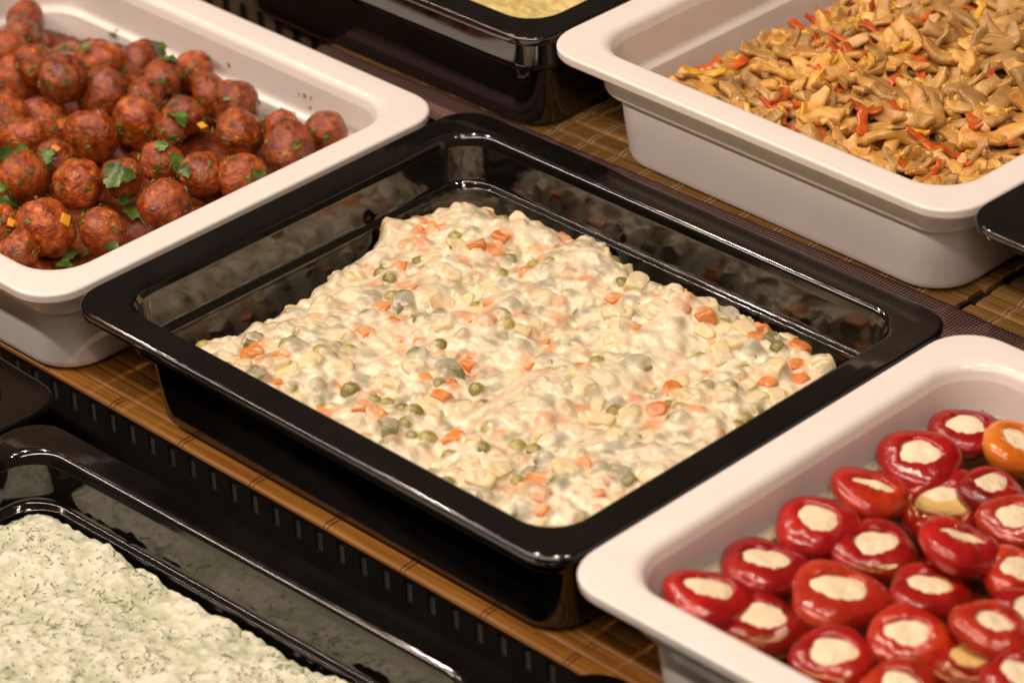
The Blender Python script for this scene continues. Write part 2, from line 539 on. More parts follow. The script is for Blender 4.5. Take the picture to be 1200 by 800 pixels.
def pan(label, cx, cy, zrim, W, D, rz, mat, kind='black', depth=65.0, wall=0.0):
    z0 = zrim - depth * MM
    root = tag(empty('serving_pan', (cx, cy, z0), rz), label, 'pan', kind + ' buffet pans')
    H = depth
    if kind == 'white':
        R, fl, er, ir, th = 23.0, 14.5, 1.5, 5.0, 6.2
    else:
        R, fl, er, ir, th = 19.0, 14.5, 2.0, 3.6, 6.0
    # profile as (inset, height above base, corner radius)
    rim = [(fl + 1.6, H - th, R - 3), (3.0, H - th, R - 1.5), (1.0, H - th + 0.6, R - 0.6), (0.3, H - th + 1.6, R)]
    for (d, z) in arc(er + 0.1, H - er, er, 180, 90, 9): rim.append((d, z, R))
    rim.append((fl * 0.5, H + 0.15, R))
    for (d, z) in arc(fl, H - ir, ir, 90, 12, 12): rim.append((d, z, R + 1))
    xi = rim[-1][0]; zi = rim[-1][1]
    ledge = H - 26.0
    inner = [rim[-1], (xi + 0.9, zi - 3, R + 1), (xi + 2.2, ledge + 3, R + 1)]
    inner += [(xi + 2.5, ledge + 0.9, R + 1), (xi + 3.3, ledge + 0.15, R + 1), (xi + 5.6, ledge - 0.2, R + 1), (xi + 6.0, ledge - 0.5, R + 1), (xi + 6.15, ledge - 1.0, R + 1)]
    inner += [(xi + 10.5, 10, R + 1), (xi + 12.5, 6.0, R + 1), (xi + 16, 3.8, R), (xi + 22, 3.2, R)]
    outer = [(fl + 1.6, H - th, R - 3), (fl + 1.9, H - th - 0.6, R - 3), (fl + 3.0, ledge + 3.0, R - 3), (fl + 3.6, ledge + 0.8, R - 3), (fl + 5.0, ledge - 0.9, R - 3), (fl + 7.4, ledge - 1.9, R - 3), (fl + 10.2, ledge - 2.1, R - 3), (fl + 10.2, ledge - 3.3, R - 3), (fl + 8.8, ledge - 3.9, R - 3),
             (fl + 10.4, 5.0, R), (fl + 11.0, 2.8, R), (fl + 12.6, 0.9, R), (fl + 15, 0.0, R), (fl + 19, 0.0, R)]
    outer = outer[:1] + [(d - wall, z, r) for (d, z, r) in outer[1:]]
    o = link('rim', sweep('rim', W, D, rim), root, mat)
    b = link('basin', sweep('basin', W, D, inner, cap=True), root, mat)
    w = link('outer_wall', sweep('outer_wall', W, D, outer, cap=True, flip=True), root, mat)
    w.data.set_sharp_from_angle(angle=math.radians(24))
    return root


GB = 0.0005
pan_c = pan('glossy black pan of creamy vegetable salad in the middle of the photo', 0.1625, 0.1325, 0.0, 0.325, 0.265, 0, M['black'])
pan_m = pan('white pan holding the brown meatballs', -0.1660, 0.1235, 0.0, 0.325, 0.264, 0.002, M['white'], 'white')
pan_p = pan('white pan holding red peppers in oil at lower right', 0.4890, 0.1310, 0.0, 0.325, 0.266, 0.002, M['white'], 'white')
pan_u = pan('white pan of mushroom stir-fry at upper right', 0.1865, 0.4290, 0.050, 0.268, 0.325, -0.010, M['white'], 'white')
pan_b = pan('black pan of yellow salad at the top of the photo', -0.0850, 0.4280, 0.0495, 0.268, 0.325, 0.008, M['black'], wall=7.0)
pan_r = pan('black pan at the right edge, its corner against the mushroom pan', 0.4580, 0.4255, 0.0510, 0.268, 0.325, -0.030, M['black'])
pan_d = pan('black pan of dill cream salad at lower left', 0.1690, -0.1520, -0.050, 0.325, 0.265, 0.028, M['black'])
pan_l = pan('black pan at the left edge, partly hidden below the meatball pan', -0.1630, -0.1330, -0.0495, 0.325, 0.265, -0.030, M['black'])
pan_q = pan('black pan corner at the bottom edge below the pepper pan', 0.4960, -0.1180, -0.050, 0.325, 0.265, 0.010, M['black'])

# ------------------------------------------------------------------ creamy vegetable salad (centre)


def rrect_mask(X, Y, x0, x1, y0, y1, r):
    dx = np.maximum(np.maximum(x0 + r - X, X - (x1 - r)), 0)
    dy = np.maximum(np.maximum(y0 + r - Y, Y - (y1 - r)), 0)
    return dx * dx + dy * dy <= r * r


def rounded_cube(name, mat, seed, sx=1, sy=1, sz=1, bev=0.22, cut=1):
    bm = bmesh.new()
    bmesh.ops.create_cube(bm, size=2.0)
    r = random.Random(seed)
    for v in bm.verts:
        v.co = (v.co.x * sx * r.uniform(.8, 1.1), v.co.y * sy * r.uniform(.8, 1.1), v.co.z * sz * r.uniform(.85, 1.1))
    bmesh.ops.bevel(bm, geom=bm.edges[:], offset=bev, segments=2, affect='EDGES', profile=0.6)
    me = bpy.data.meshes.new(name); bm.to_mesh(me); bm.free()
    me.materials.append(mat)
    me.polygons.foreach_set('use_smooth', np.ones(len(me.polygons), dtype=bool))
    return me


def crisp(me, deg=38):
    me.polygons.foreach_set('use_smooth', np.ones(len(me.polygons), dtype=bool))
    me.set_sharp_from_angle(angle=math.radians(deg))
    return me


def blob_mesh(name, mat, seed, sub=2, amp=0.08, freq=3.0, sc=(1, 1, 1), amp2=0.0, freq2=9.0):
    V, F = ico(sub)
    d = 1 + amp * field3(V, freq, 14, seed)
    if amp2: d = d + amp2 * field3(V, freq2, 24, seed + 99)
    V = V * d[:, None] * np.array(sc)
    me = mesh(name, V, F)
    me.materials.append(mat)
    me.polygons.foreach_set('use_smooth', np.ones(len(me.polygons), dtype=bool))
    return me


def cut_piece(name, mat, seed, sc):
    """a roughly diced, boiled piece: a ball cut by crooked planes, corners softened"""
    r = np.random.RandomState(seed)
    V, F = ico(3)
    V = V * 1.45
    for ax in range(3):
        for sg in (-1, 1):
            nrm = np.zeros(3); nrm[ax] = sg
            nrm += r.randn(3) * 0.16; nrm /= np.linalg.norm(nrm)
            d = V @ nrm - r.uniform(.78, 1.0)
            V = V - np.clip(d, 0, None)[:, None] * nrm
    V = V * (1 + 0.035 * field3(V, 3.0, 12, seed))[:, None] * np.array(sc)
    me = mesh(name, V, F); me.materials.append(mat)
    me.polygons.foreach_set('use_smooth', np.ones(len(me.polygons), dtype=bool))
    return me


def vegetable_salad():
    root = tag(empty('vegetable_salad', (0.1625, 0.1325, -0.060)), 'creamy salad of peas, carrot and potato cubes heaped in the middle black pan', 'salad')
    st = 0.65
    xs = np.arange(27.5, 297.6, st); ys = np.arange(27.5, 237.6, st)
    X, Y = np.meshgrid(xs, ys, indexing='ij')
    sh = X.shape
    base = -24.5 + 2.2 * band(sh, 28 / st, 3) + 1.3 * band(sh, 12 / st, 4)
    # spoon furrows running towards the back of the pan
    ph = (X + 0.10 * Y + 5 * band(sh, 40 / st, 8)) / 62.0
    base += 5.4 * (np.abs(np.sin(PI * ph)) ** 0.7 - 0.6)
    base += 2.6 * np.exp(-(((X - 75) / 40) ** 2 + ((Y - 195) / 40) ** 2))
    base += 2.5 * np.exp(-(((X - 190) / 70) ** 2 + ((Y - 130) / 60) ** 2))
    base -= 5.5 * np.exp(-(((X - 108) / 7) ** 2 + ((Y - 222) / 26) ** 2))
    xl = 35 + 2.0 * band(sh, 10 / st, 21)
    yb = 228 + 2.4 * band(sh, 9 / st, 22) + 6 * np.clip((X - 190) / 40, 0, 1) - 8 * np.clip((X - 245) / 40, 0, 1)
    s = np.minimum(X - xl, yb - Y)
    drop = np.where(s < 0, 8 - 2.2 * s, 8 * np.clip(1 - s / 15, 0, 1) ** 2)
    base = np.maximum(base - drop, -58)
    # pieces
    rng = np.random.RandomState(11)
    types = ['pea', 'carrot', 'potato', 'pickle']
    rad = {'pea': (4.0, 5.0), 'carrot': (3.4, 6.2), 'potato': (4.2, 6.8), 'pickle': (3.8, 6.8)}
    placed = []
    want = {'pea': 210, 'carrot': 180, 'potato': 220, 'pickle': 125}
    seq = [t for t in types for _ in range(want[t])]
    rng.shuffle(seq)
    H = np.full(sh, -80.0); T = np.zeros(sh, int)
    P = np.zeros((0, 3))
    for t in seq:
        for _ in range(30):
            x, y = rng.uniform(31, 294), rng.uniform(31, 233)
            r = rng.uniform(*rad[t])
            i, j = int((x - 27.5) / st), int((y - 27.5) / st)
            if s[i, j] < -3: continue
            if len(P) and (np.hypot(P[:, 0] - x, P[:, 1] - y) < 0.80 * (P[:, 2] + r)).any(): continue
            break
        else:
            continue
        P = np.vstack([P, [x, y, r]])
        off = rng.uniform(-5.0, 0.4)
        zc = base[i, j] + off
        k = int(r / st) + 2
        a0, a1, b0, b1 = max(i - k, 0), min(i + k + 1, sh[0]), max(j - k, 0), min(j + k + 1, sh[1])
        xx, yy = X[a0:a1, b0:b1] - x, Y[a0:a1, b0:b1] - y
        if t == 'pea':
            q = 1 - (xx ** 2 + yy ** 2) / r ** 2
            hh = zc + r * np.sqrt(np.clip(q, 0, 1))
            yaw = rng.rand() * 6; ok = q > 0
        else:
            yaw = rng.rand() * PI
            c_, s_ = math.cos(yaw), math.sin(yaw)
            u, v = (xx * c_ + yy * s_) / (r * 0.92), (-xx * s_ + yy * c_) / (r * 0.92)
            q = 1 - (np.abs(u) ** 4 + np.abs(v) ** 4)
            ok = q > 0
            hh = zc + r * 0.78 * np.clip(q, 0, 1) ** 0.25
        hv, tv = H[a0:a1, b0:b1], T[a0:a1, b0:b1]
        up = ok & (hh > hv)
        hv[up] = hh[up]; tv[up] = types.index(t) + 1
        placed.append((t, x, y, zc, r, yaw))
    # crumbs of the same vegetables stirred into the dressing
    for q in range(2200):
        x, y = rng.uniform(30, 295), rng.uniform(30, 235)
        i, j = int((x - 27.5) / st), int((y - 27.5) / st)
        if s[i, j] < -2: continue
        t = rng.choice(4, p=(.27, .15, .33, .25))
        r = rng.uniform(0.9, 2.3); ra = r * rng.uniform(1, 2.2); yaw = rng.rand() * PI
        zc = base[i, j] + rng.uniform(-.8, 1.0)
        k = int(ra / st) + 2
        a0, a1, b0, b1 = max(i - k, 0), min(i + k + 1, sh[0]), max(j - k, 0), min(j + k + 1, sh[1])
        xx, yy = X[a0:a1, b0:b1] - x, Y[a0:a1, b0:b1] - y
        u, v = (xx * math.cos(yaw) + yy * math.sin(yaw)) / ra, (-xx * math.sin(yaw) + yy * math.cos(yaw)) / r
        qq = 1 - (u ** 2 + v ** 2)
        hh = zc + r * 0.55 * np.sqrt(np.clip(qq, 0, 1))
        hv, tv = H[a0:a1, b0:b1], T[a0:a1, b0:b1]
        up = (qq > 0) & (hh > hv)
        hv[up] = hh[up]; tv[up] = t + 1
    # the dressing drapes over them
    Hb = np.maximum(H, base)
    D = 0.80 * gblur(Hb, 0.75 / st) + 0.20 * gblur(Hb, 3.0 / st)
    D += 0.45 * band(sh, 2.2 / st, 31) + 0.75 * band(sh, 6.0 / st, 32) + 0.20 * band(sh, 1.0 / st, 33) + 0.28
    edge = np.minimum(np.minimum(X - 27.5, 297.5 - X), np.minimum(Y - 27.5, 237.5 - Y))
    thick = np.clip(0.9 * band(sh, 8 / st, 41) + 0.7 * np.cos(2 * PI * ph + 0.6), -0.8, 2.2)
    D += 0.85 * np.clip(thick, 0, None) ** 1.2 - 0.15
    sm = np.clip(thick, 0, 1)
    D = D * (1 - 0.45 * sm) + gblur(D, 1.8 / st) * 0.45 * sm
    gap = D - H
    near = np.clip(1 - gap / 2.8, 0, 1) * (T > 0)
    cols = np.array([[.85, .79, .61], [.34, .31, .15], [.78, .24, .05], [.76, .66, .40], [.27, .27, .20]])
    ct = cols[T]
    ct = np.stack([gblur(ct[..., k], 1.2 / st) for k in range(3)], -1)
    near = gblur(near, 0.7 / st) * 0.80
    col = cols[0] * (1 - near[..., None]) + ct * near[..., None]
    stain = np.clip(gblur((T == 2) * 1.0, 3.5 / st) * 0.7, 0, 0.20)[..., None]
    col = col * (1 - stain) + np.array([.75, .52, .31]) * stain
    mask = rrect_mask(X, Y, 27.4, 297.6, 27.4, 237.6, 20)
    me = grid_mesh('dressing', (X - 162.5) * MM, (Y - 132.5) * MM, (D + 60) * MM, mask, col)
    link('dressing', me, root, M['dressing'])
    V = {'pea': [blob_mesh('pea', M['pea'], 50 + k, 2, 0.035, 2.0) for k in range(3)],
         'carrot': [cut_piece('carrot_cube', M['carrot'], 60 + k, (1.1, .95, .85)) for k in range(6)],
         'potato': [cut_piece('potato_cube', M['potato'], 70 + k, (1.1, 1.0, .9)) for k in range(6)],
         'pickle': [cut_piece('pickle_piece', M['pickle'], 80 + k, (1.2, .8, .75)) for k in range(6)]}
    for ms in V.values():
        for me in ms: resize(me, 0.005)
    nm = {'pea': 'pea', 'carrot': 'carrot_cube', 'potato': 'potato_cube', 'pickle': 'pickle_piece'}
    for n, (t, x, y, zc, r, yaw) in enumerate(placed):
        k = r * MM * (1.0 if t == 'pea' else 0.86)
        inst(nm[t], V[t][n % len(V[t])], root, ((x - 162.5) * MM, (y - 132.5) * MM, (zc + 60) * MM),
             (rng.uniform(-.35, .35), rng.uniform(-.35, .35), yaw), (k, k, k))
    return root


vegetable_salad()

# ------------------------------------------------------------------ meatballs
MEAT = [(-267.4,181.5,-16.0,10.5),(-259.3,162.3,-16.0,11.4),(-230.0,149.2,-18.3,13.1),(-186.5,146.6,-2.7,13.2),(-211.8,149.8,-3.7,11.5),(-178.1,165.8,-17.5,13.8),(-137.0,157.2,-17.2,14.0),(-141.4,131.1,-15.9,13.9),(-188.5,135.3,-25.9,13.7),(-193.3,113.3,-14.7,12.7),(-195.9,207.3,-20.0,14.0),(-206.8,185.4,-13.7,12.6),(-166.1,198.0,-15.2,11.1),(-165.4,219.3,-18.6,11.6),(-128.8,181.1,-18.8,12.7),(-133.3,205.8,-17.9,11.0),(-111.5,203.9,-15.8,12.2),(-85.7,182.1,-14.8,13.3),(-75.1,202.8,-16.4,11.1),(-56.0,190.6,-15.8,12.8),(-55.2,215.4,-16.0,10.7),(-51.5,154.3,-14.2,11.3),(-72.8,145.9,-17.9,13.1),(-95.1,137.5,-16.0,11.9),(-114.8,160.9,-16.0,8.9),(-57.9,110.4,-16.0,13.8),(-92.8,109.9,-13.8,10.9),(-111.2,96.4,-18.3,13.6),(-134.9,80.2,-14.8,13.2),(-84.9,54.3,-13.5,15.0),(-62.5,72.9,-16.0,12.4),(-75.0,29.2,-16.0,11.4),(-105.9,42.0,-18.7,11.2),(-168.2,104.3,-16.0,12.6),(-157.7,179.7,-16.0,10.1),(-137.6,102.7,-16.0,10.6)]
WHERE = ['topmost meatball, small and browned, at the far end of the pile',
 'meatball at the left picture edge just below the topmost one',
 'dark meatball at the left edge left of the raised glossy pair',
 'glossy dark meatball raised highest on the pile, right one of the raised pair',
 'raised glossy meatball, left one of the pair on top of the pile',
 'orange-brown meatball just right of the raised glossy pair',
 'egg-shaped meatball with a matt crumbly face in the middle of the pile',
 'egg-shaped meatball left of the middle one, in front of the raised pair',
 'sunken meatball with an orange carrot chip, below the raised pair',
 'meatball cut by the left edge at half height of the pile',
 'large meatball with two herb leaves at the back of the pile',
 'meatball with a broad leaf at its side at the back',
 'narrow meatball between the leafy back one and the smooth back one',
 'smooth meatball leaning on the back wall of the pan, nearest its bare part',
 'meatball with a herb sprig on its front, centre of the pile',
 'small meatball tucked behind the row on the right, by the back wall',
 'rough meatball behind the big round one on the right',
 'big round dark meatball in the right group',
 'meatball behind the large one, second from the right end',
 'large meatball next to the last one at the right end',
 'small dark meatball at the far right end, alone by the back wall',
 'meatball against the front rim with a leaf on its right side',
 'rough meatball with chopped herbs on its left, near the front rim',
 'meatball with a leaf on top left of the herb-covered rough one',
 'smallest meatball peeping out between larger ones in the middle',
 'very round shiny meatball touching the front rim at mid length',
 'meatball half covered by the largest herb leaf',
 'big dark shiny meatball left of the leaf-covered one',
 'glossy meatball at left with dark herbs around it',
 'largest meatball, with a yellow pepper chip on its right',
 'crumbly meatball in front of the rim right of the largest one',
 'lowest meatball in the front left corner of the pan',
 'meatball cut by the left edge beside the largest one',
 'meatball at left with a small leaf in front, above the glossy one',
 'small meatball peeping out behind the matt egg-shaped one',
 'small half-hidden meatball left of the big dark shiny one']
mb_meshes = []
for k in range(9):
    mb_meshes.append(blob_mesh('meatball', M['meat'], 200 + k, 4, 0.075, 2.4, (1.0, 0.95, 0.97), 0.028, 7.0))
for me in mb_meshes:
    V = np.zeros(len(me.vertices) * 3, np.float32); me.vertices.foreach_get('co', V)
    V = V.reshape(-1, 3)
    V *= (1 + 0.013 * field3(V, 22.0, 40, 5))[:, None]
    me.vertices.foreach_set('co', V.ravel()); me.update()
    resize(me, 0.0125)
rm = random.Random(3)
for k, (x, y, z, r) in enumerate(MEAT):
    o = inst('meatball', mb_meshes[k % 9], None, (x * MM, y * MM, z * MM), (rm.random() * 6, rm.random() * 6, rm.random() * 6), (r * MM * rm.uniform(.98, 1.13), r * MM * rm.uniform(.92, 1.04), r * MM * rm.uniform(.92, 1.04)))
    if k in (6, 7): o.scale = (r / 12.5 * 1.0, r / 12.5 * 1.0, r / 12.5 * 1.16); o.rotation_euler = (0.2, 0.1, k)
    tag(o, WHERE[k], 'meatball', 'meatballs in the white pan')
# the layer underneath, seen in the gaps
for i in range(10):
    for j in range(7):
        x, y = -284 + 25.5 * i + rm.uniform(-3, 3), 42 + 27 * j + rm.uniform(-3, 3)
        if x > -45 or y > 214: continue
        r = rm.uniform(11.5, 13.2)
        o = inst('meatball', mb_meshes[(i * 3 + j) % 9], None, (x * MM, y * MM, -0.0405 - 0.003 * rm.random()), (rm.random() * 6, rm.random() * 6, rm.random() * 6), (r * MM,) * 3)
        tag(o, 'brown meatball buried in the lower layer of the pile', 'meatball', 'meatballs buried in the lower layer')
for (x, y, z, r) in ((-288, 120, -16, 12.5), (-262, 128, -18, 12.4), (-232, 118, -17, 12.6), (-285, 150, -17, 12), (-216, 88, -18, 12.5), (-250, 96, -17, 13), (-280, 90, -18, 12), (-190, 80, -17, 12.4), (-225, 58, -18, 12.4), (-262, 62, -17, 13), (-166, 58, -18, 12.5), (-195, 50, -18, 12.8), (-140, 46, -18, 12), (-288, 200, -20, 11), (-288, 48, -18, 12)):
    o = inst('meatball', mb_meshes[int(-x) % 9], None, (x * MM, y * MM, z * MM), (x, y, z), (r * MM,) * 3)
    tag(o, 'brown meatball of the pile lying beyond the left picture edge', 'meatball', 'meatballs beyond the picture edge')

# sauce pooled between them
n = 150
X, Y = np.meshgrid(np.linspace(-297, -34, n), np.linspace(24, 224, n), indexing='ij')
Z = -31 + 1.6 * band(X.shape, 6, 61) + 1.2 * band(X.shape, 2.2, 62)
Z -= 12 * np.clip((X + 75) / 30, 0, 1) * np.clip((Y - 170) / 30, 0, 1)
mk = rrect_mask(X, Y, -297.2, -33.8, 23.8, 224.2, 20)
o = link('meatball_sauce', grid_mesh('meatball_sauce', X * MM, Y * MM, Z * MM, mk), None, M['meat_sauce'])
tag(o, 'dark oily tomato sauce pooled between the meatballs', 'sauce', kind='stuff')


def leaf_mesh(name, seed):
    """a lobed, cupped parsley leaflet about 1 unit across, with a short stalk"""
    r = random.Random(seed)
    n = 30
    rings = 4
    V, F = [(0, 0, 0.05)], []
    out = []
    for k in range(n):
        t = 2 * PI * k / n
        rad = 0.50 * (0.62 + 0.30 * abs(math.cos(1.5 * (t))) + 0.10 * math.cos(9 * t + seed) + r.uniform(-.04, .04))
        out.append((rad * math.cos(t) * 1.15, rad * math.sin(t)))
    tw, cup = r.uniform(-.5, .5), r.uniform(.25, .6)
    for q in range(1, rings + 1):
        f = q / rings
        for (x, y) in out:
            a, b = x * f, y * f
            V.append((a, b, 0.05 + cup * (b * b) * 1.2 - 0.55 * a * a + tw * a * b + 0.03 * math.sin(9 * a + seed) * f))
    for k in range(n):
        F.append((0, 1 + k, 1 + (k + 1) % n))
    for q in range(rings - 1):
        for k in range(n):
            a = 1 + q * n + k; b = 1 + q * n + (k + 1) % n
            F.append((a, a + n, b + n, b))
    i = len(V)
    for s in range(5):
        x = -0.3 - 0.13 * s
        z = 0.0 - 0.05 * s
        V += [(x, -0.022, z), (x, 0.022, z), (x, 0, z + 0.04)]
    for s in range(4):
        for e in range(3):
            a = i + s * 3 + e; b = i + s * 3 + (e + 1) % 3
            F.append((a, b, b + 3, a + 3))
    me = mesh(name, V, F)
    me.materials.append(M['herb'])
    me.polygons.foreach_set('use_smooth', np.ones(len(me.polygons), dtype=bool))
    return me


leaf_meshes = [resize(leaf_mesh('herb_leaf', k), 0.0125) for k in range(6)]
LEAF = [(11,-195.5,189.3,-13.6,0.90,0.31,-0.31,1.3),(10,-187.3,213.3,-10.7,0.61,0.43,0.67,1.1),(12,-162.7,202.3,-5.5,0.31,0.38,0.87,0.8),(-1,-247.5,229.2,-28.0,0.00,0.00,1.00,0.7),(-1,-253.5,198.9,-28.0,0.00,0.00,1.00,0.7),(11,-205.3,178.4,-3.3,0.12,-0.56,0.82,0.6),(24,-112.6,164.0,-8.0,0.25,0.35,0.90,1.2),(26,-86.7,103.5,-7.4,0.56,-0.59,0.58,1.6),(23,-83.5,138.8,-13.9,0.98,0.11,0.18,1.2),(-1,-81.0,106.9,-28.0,0.00,0.00,1.00,1.4),(21,-40.8,155.6,-10.9,0.95,0.12,0.29,0.9),(-1,-138.3,68.4,-28.0,0.00,0.00,1.00,1.2),(28,-134.0,67.1,-13.5,0.07,-0.99,0.10,0.9),(35,-133.5,96.0,-8.9,0.38,-0.63,0.67,0.9),(33,-158.2,96.8,-14.4,0.79,-0.60,0.12,0.7),(-1,-70.4,58.7,-28.0,0.00,0.00,1.00,1.0),(-1,-65.6,49.4,-28.0,0.00,0.00,1.00,0.9),(30,-51.0,68.7,-17.6,0.93,-0.34,-0.13,0.8),(-1,-64.7,66.0,-28.0,0.00,0.00,1.00,0.7),(23,-90.7,136.2,-5.0,0.37,-0.11,0.92,0.8),(-1,-81.7,48.7,-28.0,0.00,0.00,1.00,0.6),(33,-165.1,92.2,-17.5,0.25,-0.96,-0.12,1.0),(26,-85.3,104.7,-19.7,0.69,-0.48,-0.54,0.7),(-1,-102.4,88.1,-28.0,0.00,0.00,1.00,0.7),(8,-189.5,129.8,-13.4,-0.08,-0.40,0.91,0.5),(22,-70.9,134.8,-11.2,0.14,-0.85,0.51,0.8)]
LEAFTXT = {0: 'broad bright herb leaf hanging at the back of the meatball pile', 1: 'dark herb leaf on top of the leafy back meatball', 2: 'small herb leaf right of the dark one at the back of the pile', 3: 'small leaf sticking up at the back wall of the meatball pan', 4: 'dark leaf lying behind the raised glossy meatballs', 5: 'small dark leaf just behind the raised glossy pair', 6: 'herb sprig on the meatball in the centre of the pile', 7: 'largest herb leaf, on the half-covered meatball', 8: 'bright leaf on the side of the rough herb-covered meatball', 9: 'big leaf lying deep beside the very round front meatball', 10: 'leaf on the right side of the meatball against the front rim', 11: 'leaf at the left edge below the glossy meatball', 12: 'dark leaf on the front of the glossy left meatball', 13: 'leaf between the two small meatballs at left', 14: 'small leaf on the upper left meatball side', 15: 'chopped leaf in the sauce in the front corner, upper one', 16: 'chopped leaf in the sauce right at the front corner', 17: 'small leaf on the front of the crumbly meatball', 18: 'leaf scrap in the sauce beside the crumbly meatball', 19: 'small leaf on top of the meatball left of the rough one', 20: 'leaf scrap beside the lowest corner meatball', 21: 'dark leaf at the left edge above the glossy meatball', 22: 'stalky leaf hanging below the largest herb leaf', 23: 'leaf scrap sunk beside the big dark shiny meatball', 24: 'tiny leaf on the sunken meatball', 25: 'small leaf on the front of the rough herb-covered meatball'}
for k, (b, x, y, z, nx, ny, nz, s) in enumerate(LEAF):
    nrm = Vector((nx, ny, nz + 0.55)).normalized()
    q = nrm.to_track_quat('Z', 'Y') @ Euler((0, 0, rm.random() * 6.3)).to_quaternion()
    off = nrm * 0.0012
    o = inst('herb_leaf', leaf_meshes[k % 6], None, Vector((x, y, z)) * MM + off, q, (0.0105 * s,) * 3)
    tag(o, LEAFTXT[k], 'herb leaf', 'herb leaves on the meatballs')
CHIP = [(29,-71.5,57.4,-7.5,0.89,0.21,0.40,1.0),(8,-175.6,137.2,-21.6,0.94,0.14,0.31,1.2),(24,-105.7,174.8,-14.0,0.3,0.00,1.00,0.8),(35,-132.9,100.2,-6.9,0.45,-0.24,0.86,0.8),(32,-96.7,42.2,-12.3,0.82,0.02,0.57,0.7)]
CHIPTXT = ['square yellow pepper chip on the largest meatball', 'orange carrot chip on the sunken meatball', 'yellow sliver beside the big round right meatball', 'orange chip on the small half-hidden left meatball', 'yellow chip near the lowest corner meatball']
chipm = [rounded_cube('vegetable_chip', M['chip_yellow'], 5, 1, .8, .28, .1), rounded_cube('vegetable_chip', M['chip_orange'], 6, 1, .7, .3, .1)]
for me in chipm: resize(me, 0.0045)
for k, (b, x, y, z, nx, ny, nz, s) in enumerate(CHIP):
    nrm = Vector((nx, ny, nz + 0.3)).normalized()
    q = nrm.to_track_quat('Z', 'Y') @ Euler((0, 0, rm.random() * 6.3)).to_quaternion()
    o = inst('vegetable_chip', chipm[1 if k in (1, 3) else 0], None, Vector((x, y, z)) * MM + nrm * 0.0007, q, (0.0031 * s,) * 3)
    tag(o, CHIPTXT[k], 'vegetable chip', 'vegetable chips on the meatballs')
# chopped herb and chilli crumbs clinging to the meatballs
V, F = [], []
for (x, y, z, r) in MEAT:
    for q in range(16):
        d = Vector((rm.gauss(0.5, 1), rm.gauss(-0.5, 1), abs(rm.gauss(0.4, 0.6)))).normalized()
        c = Vector((x, y, z)) + d * (r * 1.0)
        t = d.orthogonal().normalized(); t.rotate(Matrix.Rotation(rm.random() * 6, 3, d)); u = d.cross(t)
        a, b_ = (rm.uniform(.5, 1.9), rm.uniform(.3, .6)) if q % 6 else (rm.uniform(1.0, 2.4), rm.uniform(.5, 1.1))
        i = len(V)
        for (sa, sb, sd) in ((-1, -1, 0), (1, -1, 0), (1, 1, 0), (-1, 1, 0), (-.7, -.6, .45), (.7, -.6, .45), (.7, .6, .45), (-.7, .6, .45)):
            V.append(tuple((c + t * (a * sa) + u * (b_ * sb) + d * sd) * MM))
        F += [(i + 4, i + 5, i + 6, i + 7), (i, i + 1, i + 5, i + 4), (i + 1, i + 2, i + 6, i + 5), (i + 2, i + 3, i + 7, i + 6), (i + 3, i, i + 4, i + 7)]
o = link('herb_crumbs', mesh('herb_crumbs', V, F), None, M['herb'], smooth=False)
tag(o, 'fine chopped herb crumbs stuck to the meatballs', 'herb crumbs', kind='stuff')
# sauce splashes on the bare back wall of the pan
splash = resize(blob_mesh('sauce_splash', M['stew'], 900, 2, 0.18, 3.0), 0.0015)
for (x, z, s) in ((-92.6, -15.0, 1.3), (-87.4, -14.2, 0.8), (-88.5, -21.0, 1.3), (-97, -15.5, .6), (-154.0, -17.5, 1.5)):
    o = inst('sauce_splash', splash, None, (x * MM, 0.2345, z * MM), (0.1, 0, 0), (s * MM, 0.45 * MM, s * 1.2 * MM))
    tag(o, 'dried orange sauce splash on the bare inner back wall of the meatball pan', 'sauce splash', 'sauce splashes on the pan wall')

# ------------------------------------------------------------------ stuffed peppers
PEP = [(365.8, 217.9, -21.2, 14.8), (368.3, 183.5, -18.1, 16.9), (391.0, 222.0, -20.8, 15.0), (403.2, 188.5, -20.6, 13.7), (366.7, 151.8, -20.3, 15.7), (391.0, 173.1, -28.0, 19.1), (367.5, 115.9, -19.2, 16.5), (424.0, 141.0, -15.8, 16.3), (425.2, 176.7, -21.3, 13.9), (392.7, 124.2, -24.8, 17.2), (368.7, 80.3, -22.1, 17.7), (447.8, 149.8, -24.1, 14.4), (404.1, 86.4, -24.1, 19.6), (368.0, 45.7, -19.1, 17.0), (428.3, 115.9, -25.2, 16.0), (391.0, 54.3, -26.4, 17.4), (468.4, 107.1, -18.5, 14.9), (444.5, 83.0, -22.5, 15.6), (429.8, 53.7, -24.1, 15.8), (469.1, 92.5, -27.9, 16.6), (463.9, 55.4, -24.1, 15.3), (469.4, 130.8, -24.1, 14.1), (494.8, 92.8, -24.1, 15.1)]
